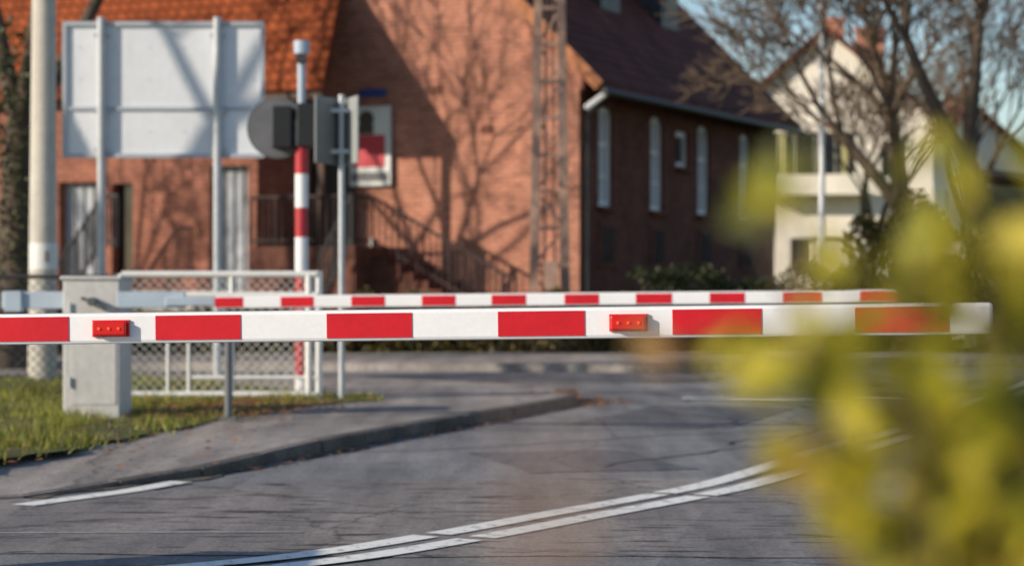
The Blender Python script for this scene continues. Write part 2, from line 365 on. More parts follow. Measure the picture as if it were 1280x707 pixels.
for i in range(600):
    x,y=R.uniform(-4.5,-1.7),R.uniform(12.8,25); flat_leaf(b,x,y,.13,R.uniform(.02,.04))
for i in range(90):
    flat_leaf(b,R.uniform(-2,3),R.uniform(10,22),.02,R.uniform(.010,.022))
b.obj('fallen_leaves',M_dead)

# ---------------------------------------------------------------- boom barriers
def boom(parent,pl,pr,hh,edges,first_red,lamps):
    pl=Vector(pl);pr=Vector(pr); d=pr-pl; L=d.length; X=d.normalized(); Z=Vector((0,0,1)); Y=Z.cross(X).normalized(); Z=X.cross(Y)
    M=Matrix((( X.x,Y.x,Z.x),(X.y,Y.y,Z.y),(X.z,Y.z,Z.z))).to_4x4()
    b=MB(); b.box((pl+pr)/2,(L,.07,hh),M=M); o=b.obj('boom_tube',M_boomw,parent,bevel=.012)
    b=MB(); red=first_red
    for i in range(len(edges)-1):
        if red:
            a,c=edges[i]*L,edges[i+1]*L; mid=pl+X*(a+c)/2
            b.box(mid,(c-a,.0756,hh-.022),M=M)
        red=not red
    b.obj('red_bands',M_boomr,parent)
    if lamps:
        b=MB()
        for a in lamps:
            mid=pl+X*a*L-Y*.052; b.box(mid,(.116,.03,.048),M=M)
        b.obj('lamp_housing',M_redlamp,parent,bevel=.006)
        m,nt,bs=newmat('lamp_lens'); bs.inputs['Base Color'].default_value=(.8,.05,.02,1); bs.inputs['Emission Color'].default_value=(1,.13,.03,1); bs.inputs['Emission Strength'].default_value=.6
        b=MB(); b2=MB()
        for a in lamps:
            for k in(-.034,0,.034):
                mid=pl+X*(a*L+k)-Y*.067; b.tube(mid,mid-Y*.005,.0045,n=10)
            b2.box(pl+X*a*L-Y*.040-Z*.0,(.126,.012,.056),M=M)
        b.obj('lamp_lens',m,parent); b2.obj('lamp_bracket',M_redlamp,parent)
    return X,Y,Z
F=2744.
def gx(u,D): return (u-640)*D/F
nb=empty('boom_barrier')
A0=Vector((gx(0,7.48),7.48,1.2-58*7.48/F)); A1=Vector((gx(1240,7.12),7.12,1.2-44*7.12/F))
d=(A1-A0); pv=A0-d*.62; pv.z=A0.z-d.z*.62
us=[90,198,304,411,517,624,732,841,952,1068,1185]
def along(u):
    t=(u-640)/F
    return (t*pv.y-pv.x)/((A1.x-pv.x)-t*(A1.y-pv.y))
e=[along(u) for u in us]; st=e[1]-e[0]; pre=[]; q=e[0]-st
while q>.06: pre.insert(0,q); q-=st
ed=pre+e+[1.0]
i198=len(pre)+1
fr=(i198%2==0)
boom(nb,pv,A1,.104,ed,fr,[along(143),along(786.5)])
b=MB(); b.box((pv.x-.05,pv.y+.35,.62),(.5,.6,1.24)); b.box((pv.x-.05,pv.y+.35,.03),(.7,.8,.1)); b.obj('drive_cabinet',M_cab,nb,bevel=.02)
b=MB(); b.tube((pv.x,pv.y+.1,pv.z),(pv.x,pv.y-.05,pv.z),.09,n=16); b.box((pv.x-.5,pv.y,pv.z),(.9,.05,.14)); b.box((pv.x-.95,pv.y,pv.z),(.3,.14,.28)); b.obj('counterweight_arm',M_blue,nb,bevel=.01)

fb=empty('boom_barrier')
B0=Vector((gx(165,17.7),17.55,1.2-25*17.6/F)); B1=Vector((gx(1122,16.95),16.95,1.2-16.5*16.95/F))
pv=B0; A1=B1
us=[270,305,352,393,440,482,528,570,615,658,706,749,795,840,887,931,979,1027,1075,1122]
S0=along(270); P0=B0+(B1-B0)*S0
ee=[along(u) for u in us]; ee=[(x-S0)/(1-S0) for x in ee]; ee[-1]=1.0
X,Y,Z=boom(fb,P0,B1,.10,ee,True,None)
cx=gx(115,17.75)
b=MB(); b.box((cx,18.0,.08+.575),(.46,.56,1.15)); b.box((cx,18.0,1.24),(.50,.60,.03)); b.obj('drive_cabinet',M_cab,fb,bevel=.012)
b=MB(); b.box((cx,17.97,.07),(.52,.62,.08)); b.obj('cabinet_plinth',M_conc,fb,bevel=.01)
b=MB(); b.box((cx+.02,17.716,.62),(.36,.006,.80)); b.obj('cabinet_door',M_cab,fb,bevel=.002)
b=MB(); b.tube((cx+.02,17.72,1.05),(cx+.02,17.60,1.05),.035,n=12); b.tube((cx+.02,17.62,1.05),(cx+.13,17.62,.99),.018); b.tube((cx+.02,17.62,1.05),(cx-.06,17.62,1.08),.014); b.box((cx+.15,17.705,.8),(.02,.02,.09)); b.obj('crank_handle',M_greyp,fb,bevel=.003)
b=MB()
for zz in(.4,1.0): b.tube((cx-.17,17.70,zz-.04),(cx-.17,17.70,zz+.04),.012)
b.obj('door_hinge',M_steel,fb)
bb_=MB()
bb_.box((cx-.50,17.98,1.06),(.56,.05,.14)); bb_.box((cx-.68,17.98,1.05),(.14,.12,.17))
bb_.box((cx+.50,17.62,1.065),(.55,.05,.13)); bb_.box((cx+.82,17.60,1.052),(.40,.045,.07)); bb_.tube((cx-.3,18,1.05),(cx+.3,18,1.05),.04,n=12)
bb_.obj('counterweight_arm',M_blue,fb,bevel=.008)
b=MB(); xs=gx(291,17.9); b.tube((xs,17.62,.10),(xs,17.62,.99),.032,n=12); b.box((xs,17.62,.115),(.14,.14,.02)); b.box((xs,17.62,.995),(.05,.12,.02)); b.tube((xs,17.56,.99),(xs,17.56,1.1),.01); b.tube((xs,17.68,.99),(xs,17.68,1.1),.01)
b.obj('boom_rest_post',surf('post_grey',(.13,.14,.155),.5,var=.15))

# ---------------------------------------------------------------- fences
def chainlink(b,x0,x1,z0,z1,y,pitch=.06,r=.0022,mi=0):
    W=x1-x0;H=z1-z0
    k=-H
    while k<W:
        for sgn in(1,-1):
            xa=max(0,k); xb=min(W,k+H)
            if xb-xa>.01:
                za,zb=xa-k,xb-k
                if sgn<0: za,zb=H-za,H-zb
                b.tube((x0+xa,y,z0+za),(x0+xb,y,z0+zb),r,n=4,caps=False,mi=mi)
        k+=pitch
def zv(v,D): return 1.2+(354-v)*D/F
g=empty('white_chain_link_gate')
b=MB(); y=20.7; X0=gx(152,y); X1=gx(396,y)
T=zv(343,y); Bm=zv(493,y)
for z in(T,zv(369,y),Bm): b.tube((X0,y,z),(X1,y,z),.03,n=8)
b.tube((gx(240,y),y,zv(472,y)),(X1,y,zv(472,y)),.018)
for u in(290,): b.tube((gx(u,y),y,Bm),(gx(u,y),y,T),.024)
for u in(210,236,): b.tube((gx(u,y),y,Bm),(gx(u,y),y,zv(425,y)),.016)
b.tube((gx(386,y),y,Bm),(gx(386,y),y,T),.034); b.tube((gx(398,y),y+.02,.05),(gx(398,y),y+.02,T+.03),.036)
b.tube((X0,y,.05),(X0,y,T),.035)
b.obj('gate_frame',M_white,g)
b=MB(); chainlink(b,X0,X1,Bm,T,y+.005,.092,.0042); b.obj('gate_mesh',surf('mesh_grey',(.5,.5,.48),.5),g)
g=empty('chain_link_fence')
b=MB(); y=21.5; X0=-11; X1=gx(150,y); T=zv(346,y)
b.tube((X0,y,T),(X1,y,T),.02)
for x in [X1-.02-2.0*i for i in range(5)]: b.tube((x,y,.05),(x,y,T+.03),.03)
b.obj('fence_posts',M_dark,g)
b=MB(); chainlink(b,gx(-60,y),X1,.15,T,y+.004,.10,.0045); b.obj('fence_mesh',M_dark,g)

# ---------------------------------------------------------------- signal pole
g=empty('level_crossing_signal'); y=22.2; x=gx(377,y)
segs=[(490,470,0),(470,425,1),(425,390,0),(390,340,1),(340,297,2),(297,260,1),(260,218,2),(218,182,1),(182,150,2),(150,56,3)]
MW=[M_boomw,surf('faded_red',(.42,.02,.03),.5,var=.2),M_boomw,M_blue]
b=MB()
for v0,v1,mi in segs:
    z0,z1=zv(v0,y),zv(v1,y); b.tube((x,y,z0 if v0<490 else .08),(x,y,z1),.066 if mi!=3 else .042,n=16,mi=mi)
b.tube((x,y,zv(68,y)),(x,y,zv(52,y)),.08,n=14,mi=3)
b.obj('striped_mast',MW,g)
b=MB(); xc,zc=gx(346,y),zv(160,y)
b.tube((xc,y+.05,zc),(xc,y+.075,zc),.31,n=36); b.obj('round_backboard',M_greyp,g)
b=MB(); b.tube((xc,y+.046,zc),(xc,y+.05,zc),.285,n=36); b.obj('backboard_face',surf('backboard_grey',(.13,.135,.15),.5),g)
b=MB(); b.box((xc+.06,y-.02,zc),(.20,.17,.42)); b.box((x+.07,y,zc+.02),(.22,.20,.44)); b.tube((xc,y,zc),(x,y,zc),.03); b.box((x,y,zc+.15),(.3,.05,.04));b.box((x,y,zc-.15),(.3,.05,.04)); b.obj('lamp_housing',M_black,g,bevel=.02)
b=MB(); b.tube((x,y-.07,zv(75,y)),(x,y+.07,zv(75,y)),.055); b.obj('mast_clamp',M_dark,g)

# small signs
g=empty('traffic_sign'); y=20.7; x=gx(427,y)
b=MB(); b.tube((x,y,.08),(x,y,zv(119,y)),.03,n=12); b.obj('sign_post',M_steel,g)
z0,z1=zv(206,y),zv(123,y)
M_signback=surf('sign_back_grey',(.20,.22,.22),.5,var=.1)
b=MB(); b.box((x-.115,y-.05,(z0+z1)/2),(.5,.02,z1-z0),rz=math.radians(64)); o=b.obj('sign_plate',M_signback,g,bevel=.006)
b=MB(); b.box((x+.09,y-.05,(z0+z1)/2),(.5,.02,z1-z0),rz=math.radians(-70)); b.obj('sign_plate_side',surf('sign_back_light',(.30,.32,.32),.5,var=.1),g,bevel=.006)
b=MB()
for zz in(z0+.12,z1-.12): b.box((x,y,zz),(.2,.08,.04))
b.obj('sign_clamp',M_steel,g)

# large board, seen from behind
g=empty('road_information_board'); y=26.5
b=MB(); xa,xb=gx(79,y),gx(329,y); za,zb=zv(197,y),zv(28,y)
b.box(((xa+xb)/2,y+.06,(za+zb)/2),(xb-xa,.03,zb-za)); b.obj('board_panel',M_alu,g,bevel=.008)
M_fr=surf('frame_grey',(.42,.46,.52),.5,var=.08)
b=MB()
for z in(za+.02,zb-.02): b.box(((xa+xb)/2,y+.03,z),(xb-xa+.02,.05,.05))
for xx in(xa+.01,xb-.01): b.box((xx,y+.03,(za+zb)/2),(.045,.052,zb-za-.05))
for v in(136,): b.box(((xa+xb)/2,y+.034,zv(v,y)),(xb-xa-.06,.035,.04))
b.obj('stiffening_rails',M_fr,g)
b=MB()
for u in(127,272):
    b.tube((gx(u,y),y-.02,0),(gx(u,y),y-.02,zb+.05),.05,n=14)
    for v in(45,140,188): b.box((gx(u,y),y-.0,zv(v,y)),(.17,.06,.05))
b.obj('support_posts',M_steel,g)
b=MB()
for xx in range(6): 
    for v in (60,100,165): b.tube((xa+.2+xx*.42,y+.045,zv(v,y)),(xa+.2+xx*.42,y+.040,zv(v,y)),.012,n=8)
b.obj('panel_rivets',M_steel,g)

# concrete utility pole
g=empty('utility_pole'); y=25
b=MB(); b.tube((gx(53,y),y,0),(gx(57,y),y,9),.165,.10,n=24); b.obj('pole_shaft',M_conc,g,smooth=False)
b=MB(); zc=zv(321,y); b.tube((gx(54.5,y),y,zc-.15),(gx(54.6,y),y,zc+.15),.163,n=24); b.obj('number_plate',M_white,g)
b=MB(); b.box((gx(62,y),y-.158,zc),(.05,.01,.12)); b.obj('plate_mark',M_greyp,g)
b=MB(); b.box((gx(57,y),y,8.7),(1.6,.1,.1)); b.obj('cross_arm',M_dark,g)

# lattice concrete pole
g=empty('lattice_power_pole'); y=36; xc=gx(687,y)
b=MB(); H=9.5
def lx(s,z): return xc+s*(.27-.014*z)
for s_ in(-1,1):
    b.tube((lx(s_,0),y,0),(lx(s_,H),y,H),.115,.08,n=4)
    b.tube((lx(s_,0)-s_*.17,y+.05,0),(lx(s_,H)-s_*.12,y+.05,H),.03,.03,n=4)
z=.3;k=0
while z<H-.3:
    b.box((xc,y,z),(2*(.27-.014*z),.12,.06)); z+=.6;k+=1
z=.3;k=0
while z<H-.9:
    s_=1 if k%2 else -1
    b.tube((lx(s_,z),y,z),(lx(-s_,z+.6),y,z+.6),.028,n=4); z+=.6;k+=1
b.obj('pole_legs',M_concb,g)
b=MB(); b.box((xc,y,9.2),(2.2,.12,.12)); 
for dx in(-1,-.4,.4,1): b.tube((xc+dx,y,9.26),(xc+dx,y,9.5),.05)
b.obj('cross_arm',M_dark,g)
b=MB(); b.box((xc+.22,y-.2,3.0),(.16,.1,.5)); b.box((xc+.02,y-.22,1.3),(.22,.12,.5)); b.obj('fuse_box',M_concb,g,bevel=.01)

g=empty('street_lamp'); y=42; x=gx(1027,y)
b=MB(); b.tube((x,y,0),(x,y,zv(12,y)),.075,.05,n=12); b.obj('lamp_post',M_alu,g)
b=MB(); b.box((x-.0,y,zv(12,y)),(.16,.3,.12)); b.obj('lamp_head',M_alu,g,bevel=.03)

# ---------------------------------------------------------------- brick house
AZ=math.atan2(.414,.910)
house=empty('brick_house',(1.33,42,0),-AZ)
def wall_holes(b,axis,L0,L1,z0,z1,holes,pos,depth,out,arch=False):
    As=sorted(set([L0,L1]+[h[0] for h in holes]+[h[1] for h in holes])); Zs=sorted(set([z0,z1]+[h[2] for h in holes]+[h[3] for h in holes]))
    def P(a,z,dd=0): 
        return (a,pos-out*dd,z) if axis=='x' else (pos-out*dd,a,z)
    for i in range(len(As)-1):
        for j in range(len(Zs)-1):
            ca,cz=(As[i]+As[i+1])/2,(Zs[j]+Zs[j+1])/2
            if any(h[0]<ca<h[1] and h[2]<cz<h[3] for h in holes): continue
            b.face([P(As[i],Zs[j]),P(As[i+1],Zs[j]),P(As[i+1],Zs[j+1]),P(As[i],Zs[j+1])])
    for h in holes:
        a0,a1,c0_,c1=h
        b.face([P(a0,c0_),P(a0,c1),P(a0,c1,depth),P(a0,c0_,depth)]); b.face([P(a1,c0_),P(a1,c1),P(a1,c1,depth),P(a1,c0_,depth)])
        b.face([P(a0,c1),P(a1,c1),P(a1,c1,depth),P(a0,c1,depth)]); b.face([P(a0,c0_),P(a1,c0_),P(a1,c0_,depth),P(a0,c0_,depth)])
        r=(a1-a0)/2; am=(a0+a1)/2; rise=r*.55; n=6
        if arch and c1-c0_>1.2:
            for sgn in(-1,1):
                pts=[P(am+sgn*r,c1-.0,.02)]
                for k in range(n+1):
                    t=k/n*math.pi/2; pts.append(P(am+sgn*r*math.cos(t),c1-rise+rise*math.sin(t),.02))
                b.face(pts)
EV=5.32; TA=math.tan(math.radians(45)); W=16.; DP=12.1; ap=EV+W/2*TA
sideh=[(.854,1.65,2.70,4.66),(3.70,4.50,2.70,4.66),(5.22,6.05,3.68,4.45),(6.59,7.43,2.70,4.66),(9.49,10.35,2.70,4.66)]
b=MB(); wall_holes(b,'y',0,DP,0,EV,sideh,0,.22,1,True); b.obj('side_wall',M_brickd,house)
b=MB()
wall_holes(b,'x',-W,0,0,EV,[],0,.2,-1)
b.face([(-W,0,EV),(0,0,EV),(-W/2,0,ap)]); b.obj('gable_wall',M_brick,house)
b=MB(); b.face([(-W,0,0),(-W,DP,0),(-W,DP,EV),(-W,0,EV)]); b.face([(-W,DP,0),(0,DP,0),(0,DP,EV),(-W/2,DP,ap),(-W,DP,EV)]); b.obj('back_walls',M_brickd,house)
b=MB()
b.box((-.28,-.05,EV/2-.2),(.55,.10,EV-.4))
b.box((-W/2,-.04,.35),(W+.06,.08,.7))
b.obj('gable_piers',M_brick,house)
b=MB(); b.box((.04,DP/2,.35),(.08,DP,.7)); b.box((.035,DP/2,5.05),(.07,DP,.12)); b.box((.025,DP/2,4.9),(.05,DP,.1))
for (a0,a1,c0_,c1) in sideh:
    if c1-c0_>1.2: b.box((.02,(a0+a1)/2,1.95),(.04,a1-a0+.1,.9))
b.obj('side_wall_trim',M_brickd,house)
b=MB()
for (a0,a1,c0_,c1) in sideh:
    if c1-c0_>1.2: b.box((.042,(a0+a1)/2,1.95),(.012,a1-a0-.2,.7))
b.obj('sill_panels',surf('soot_brick',(.05,.028,.024),.95,var=.3),house)
def roofslab(b,x0,z0,x1,z1,y0,y1,th=.16,mi=0):
    base=len(b.v)
    for (xx,zz) in((x0,z0),(x1,z1)):
        for yy in(y0,y1):
            b.v.append((xx,yy,zz)); b.v.append((xx,yy,zz-th))
    for q in((0,4,6,2),(1,3,7,5),(0,1,5,4),(2,6,7,3),(0,2,3,1),(4,5,7,6)):
        b.f.append(tuple(base+k for k in q)); b.m.append(mi)
b=MB(); roofslab(b,.55,EV-.55*TA+.22,-W/2,ap+.22,-.45,DP+.4); roofslab(b,-W-.55,EV-.55*TA+.22,-W/2,ap+.22,-.45,DP+.4)
b.obj('roof',M_tile,house)
b=MB()
for sx in(0,1):
    xe=.56 if sx==0 else -W-.56
    p0=Vector((xe,-.47,EV-.55*TA+.14)); p1=Vector((-W/2,-.47,ap+.14)); dv=p1-p0; ang=math.atan2(dv.z,dv.x)
    b.box((p0+p1)/2,(dv.length,.05,.22),M=Matrix.Rotation(-ang,4,'Y'))
b.obj('verge_board',M_wood,house)
b=MB(); b.tube((.62,-.42,EV-.50),(.62,DP+.35,EV-.50),.07,n=10); b.obj('gutter',M_dark,house)
b=MB(); b.tube((.62,-.2,EV-.55),(.10,.05,EV-.95),.05); b.tube((.10,.06,EV-.95),(.10,.06,.1),.045); b.obj('downpipe',M_dark,house)
b=MB(); b.tube((.64,-.3,EV-.53),(.2,-.25,EV-.80),.06); b.obj('gutter_outlet',M_alu,house)
bf=MB();bg=MB();bc=MB();bs=MB()
for i,(a0,a1,c0_,c1) in enumerate(sideh):
    am=(a0+a1)/2; zm=(c0_+c1)/2
    bg.box((-.17,am,zm),(.02,a1-a0,c1-c0_))
    for yy in(a0+.05,a1-.05): bf.box((-.12,yy,zm),(.07,.10,c1-c0_-.01))
    bf.box((-.12,am,c0_+.05),(.068,a1-a0-.2,.10)); bf.box((-.12,am,c1-.06),(.068,a1-a0-.2,.12))
    if i!=2:
        bf.box((-.12,am,zm),(.06,.06,c1-c0_-.2)); bf.box((-.118,am,c0_+(c1-c0_)*.62),(.06,a1-a0-.2,.07)); bf.box((-.122,am,c0_+(c1-c0_)*.3),(.05,a1-a0-.2,.035))
        bc.box((-.1555,am,zm),(.006,a1-a0-.08,c1-c0_-.1))
    bs.box((.05,am,c0_-.05),(.16,a1-a0+.16,.09))
bf.obj('window_frames',surf('frame_white',(.85,.87,.9),.5,var=.04),house); bg.obj('window_glass',M_glass,house)
m,nt,bb2=newmat('pale_pane_glass'); bb2.inputs['Base Color'].default_value=(.45,.50,.56,1); bb2.inputs['Roughness'].default_value=.12  # pale blue-grey sheet set just in front of the dark glass
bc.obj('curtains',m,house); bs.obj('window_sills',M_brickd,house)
for k,yy in enumerate((5.3,9.0)):
    z0=EV+1.75; xf=-(z0-EV-.22)/TA-.0
    b=MB(); b.box((xf-.9,yy,z0+.45),(1.8,1.1,1.3)); b.obj('dormer_walls',M_dark,house)
    b=MB(); b.box((xf-.85,yy,z0+1.15),(2.1,1.4,.10)); b.obj('dormer_roof',M_tile,house)
    b=MB(); b.box((xf+.012,yy,z0+.62),(.02,.7,.7)); b.obj('dormer_window',M_black,house)
def onwall(u,off):
    c,s_=.910,.414
    yl=-off; t=(u-640)/F
    return (t*(42+c*yl)-1.33-s_*yl)/(c+t*s_)
# entrance wing projecting from the gable; its roof runs on over an open porch
wy=-1.8; wo=.42; wx0=-15.4; wx1=onwall(322,-wy); wxp=onwall(404,-wy+wo); WH=5.18
hol=[(onwall(74,-wy),onwall(122,-wy),.35,3.25),(onwall(140,-wy),onwall(166,-wy),1.2,3.2),(onwall(262,-wy),wx1-.22,.5,3.5)]
b=MB(); wall_holes(b,'x',wx0,wx1,0,WH,hol,wy,.25,-1)
for xx in(wx0,wx1):
    b.face([(xx,wy,0),(xx,0,0),(xx,0,WH+1.9),(xx,wy,WH)])
b.obj('wing_walls',M_brickl,house)
b=MB()
for h in (hol[0],hol[2]): b.box(((h[0]+h[1])/2,wy+.24,(h[2]+h[3])/2),(h[1]-h[0],.02,h[3]-h[2]))
b.obj('wing_panels',M_greyw,house)
b=MB(); h=hol[1]; b.box(((h[0]+h[1])/2,wy+.24,(h[2]+h[3])/2),(h[1]-h[0],.02,h[3]-h[2])); b.obj('wing_window',M_glass,house)
b=MB()
for h in (hol[0],hol[2]):
    n=4
    for k in range(1,n): b.box((h[0]+(h[1]-h[0])*k/n,wy+.215,(h[2]+h[3])/2),(.03,.03,h[3]-h[2]-.02))
b.obj('panel_joints',M_greyp,house)
b=MB(); b.box(((wx0+wx1)/2,wy-.30,.85),(wx1-wx0+.2,.6,.38)); b.obj('wing_ledge',M_conc,house)
def wroof(b,x0,x1):
    rz_=WH-.12; 
    pts=[(x0,wy-wo,rz_),(x1,wy-wo,rz_),(x1-.75,.0,rz_+2.5),(x0,.0,rz_+2.5)]
    for p in pts: b.v.append(p)
    for p in pts: b.v.append((p[0],p[1],p[2]-.16))
    for q in((0,1,2,3),(4,7,6,5),(0,4,5,1),(1,5,6,2),(2,6,7,3),(3,7,4,0)): b.f.append(q); b.m.append(0)
b=MB(); wroof(b,wx0-.3,wxp); b.obj('wing_roof',M_tileo,house)
b=MB(); b.box((wxp-.12,wy-.26,1.9+(WH-2.25)/2),(.12,.12,WH-2.25)); b.box(((wx1+wxp)/2,wy-.26,WH-.38),(wxp-wx1-.05,.10,.14))
b.obj('porch_posts',surf('porch_wood',(.10,.06,.045),.8),house)
b=MB(); b.box((onwall(415,.1),-.045,2.95),(1.0,.07,2.1)); b.obj('entrance_door',M_black,house,bevel=.01)
b=MB(); lx0=wx1+.05; lx1=onwall(486,.8)
b.box(((lx0+lx1)/2,-1.1,.95),(lx1-lx0,2.18,1.9))
ns=10; 
for i in range(ns):
    zt=1.9-(i+1)*.165; b.box((lx1+.15+i*.30,-.75,zt/2),(.30,1.5,zt))
b.obj('stairs',M_brickd,house)
b=MB()
def rail(p,q,n,h=.95):
    p=Vector(p);q=Vector(q); up=Vector((0,0,h))
    b.tube(p+up,q+up,.034); b.tube(p+up*.12,q+up*.12,.022)
    for i in range(n+1):
        t=p+(q-p)*i/n; b.tube(t,t+up,.016 if i%4 else .028,n=6)
rail((lx1,-1.45,1.9),(lx1+3.0,-1.45,.3),22); rail((lx0,-2.14,1.9),(lx1-.05,-2.14,1.9),16); rail((lx1-.05,-2.1,1.9),(lx1-.05,-1.5,1.9),5)
b.obj('stair_railing',M_rail,house)
b=MB()
xq=onwall(128,3.0)
rail((xq,wy-1.2,1.9),(onwall(74,3.0),wy-1.2,.6),14,1.0); rail((xq,wy-1.2,1.9),(onwall(148,3.0),wy-1.2,1.9),5,1.0); rail((onwall(430,3.0),wy-.9,1.9),(onwall(390,3.0),wy-.9,.7),7)
b.obj('wing_railing',M_dark,house)
b=MB()
for (xx,zz) in((-3.1,5.0),(-2.0,4.2),(-4.0,2.6)): b.box((xx,-.012,zz),(.25,.02,.16))
b.obj('wall_vents',M_brickd,house)
ps=empty('notice_board',(1.33,42,0),-AZ)
xa,xb=onwall(438,.1),onwall(489,.1); xm=(xa+xb)/2; Dw=42-.414*xm
zt,zb_=zv(134,Dw),zv(233,Dw)
b=MB(); b.box((xm,-.10,(zt+zb_)/2),(xb-xa,.06,zt-zb_)); b.obj('board_panel',surf('board_pale',(.66,.70,.70),.5,var=.06),ps,bevel=.01)
b=MB(); zr0,zr1=zv(210,Dw),zv(170,Dw); b.box((xm-.02,-.135,(zr0+zr1)/2),((xb-xa)*.78,.01,zr1-zr0)); b.obj('red_panel',M_posr,ps)
b=MB(); b.tube((xm-.08,-.131,zv(150,Dw)),(xm-.08,-.141,zv(150,Dw)),.17,n=20); b.box((xm-.1,-.137,zv(163,Dw)),(.36,.008,.2)); b.obj('figure_shape',M_black,ps)
b=MB(); b.box((xm,-.06,1.0),(.08,.06,2.2)); b.obj('board_post',M_steel,ps)
b=MB(); b.box((xm,-.134,zv(222,Dw)),((xb-xa)*.9,.006,.18)); b.obj('lower_band',M_greyp,ps)
sn=empty('street_name_plate',(1.33,42,0),-AZ)
b=MB(); b.box((xm,-.02,zv(117,Dw)),(.62,.03,.15)); b.obj('plate',M_posb,sn,bevel=.005)
b=MB(); b.box((xm,-.037,zv(117,Dw)),(.56,.004,.10)); b.obj('plate_border',surf('plate_blue',(.03,.09,.3),.4),sn)

# ---------------------------------------------------------------- white houses
def whitehouse(name,loc,rz,W,EVz,APz,DPt,wins,chim,roofm=M_tile):
    h=empty(name,loc,rz)
    b=MB(); wall_holes(b,'x',-W/2,W/2,0,EVz,[w for w in wins if w[3]<EVz],0,.2,-1)
    b.face([(-W/2,0,EVz),(W/2,0,EVz),(0,0,APz)])
    for s_ in(-1,1): b.face([(s_*W/2,0,0),(s_*W/2,DPt,0),(s_*W/2,DPt,EVz),(s_*W/2,0,EVz)])
    b.face([(-W/2,DPt,0),(W/2,DPt,0),(W/2,DPt,EVz),(0,DPt,APz),(-W/2,DPt,EVz)]); b.obj('walls',M_stucco,h)
    b=MB(); sl=(APz-EVz)/(W/2)
    for s_ in(-1,1): roofslab(b,s_*(W/2+.5),EVz-.5*sl+.2,0,APz+.2,-.4,DPt+.4,.26)
    b.obj('roof',roofm,h)
    bf=MB();bg=MB()
    for a0,a1,c0_,c1 in wins:
        am,zm=(a0+a1)/2,(c0_+c1)/2; yy=.16
        bg.box((am,yy,zm),(a1-a0,.02,c1-c0_)); 
        n=int((a1-a0)/.8)+1
        for k in range(n+1): bf.box((a0+(a1-a0)*k/n,yy-.03,zm),(.07,.05,c1-c0_))
        bf.box((am,yy-.032,c0_+.03),(a1-a0,.05,.08)); bf.box((am,yy-.032,c1-.03),(a1-a0,.05,.08))
    bg.obj('window_glass',M_glass,h); bf.obj('window_frames',surf(name+'_frames',(.22,.22,.18),.6),h)
    b=MB()
    for (cx_,cy_,z0,z1,w) in chim: b.box((cx_,cy_,(z0+z1)/2),(w,w*.8,z1-z0)); b.box((cx_,cy_,z1),(w+.14,w*.8+.14,.12))
    b.obj('chimney',M_brick,h); return h
M_tileb=tilemat('roof_tile_brown',(.20,.075,.05))
D=78.
h1=whitehouse('white_house',(gx(1034,D),D,0),math.radians(-14),7.4,7.0,10.15,9,[(-1.9,1.0,4.95,6.55),(-1.3,.9,1.6,2.8),(1.9,2.8,4.9,6.2)],[(.15,1.5,9.0,10.7,.6),(1.35,2.0,8.3,10.35,1.0)],M_tileb)
b=MB(); b.box((-.45,-.6,4.4),(3.6,1.2,.2)); b.box((-.45,-1.17,4.75),(3.6,.06,.5)); b.obj('balcony',M_stucco,h1)
b=MB(); b.box((-1.65,.12,5.75),(.3,.02,1.5)); b.box((.6,.12,5.75),(.22,.02,1.5)); b.obj('curtains',surf('pale_curtain',(.36,.33,.16),.9,var=.2,scale=6),h1)
D=96.
whitehouse('white_house',(gx(1215,D),D,0),math.radians(22),9,5.6,8.8,10,[(-2.5,-1.2,3.6,5.2),(1,2.2,3.6,5.2)],[(1.2,3,8,9.6,.8)],M_tileb)
b=MB(); b.box((10.0,44,1.05),(8,.25,1.9)); b.obj('garden_wall',M_stucco)
g=empty('garden_shed'); b=MB(); b.box((10.3,41,1.5),(3.2,2.4,2.9)); b.obj('shed_walls',surf('green_wood',(.05,.065,.035),.8),g)
b=MB(); b.box((10.3,41,3.05),(3.6,2.8,.12),M=Matrix.Rotation(.08,4,'Y')); b.obj('shed_roof',M_dark,g)

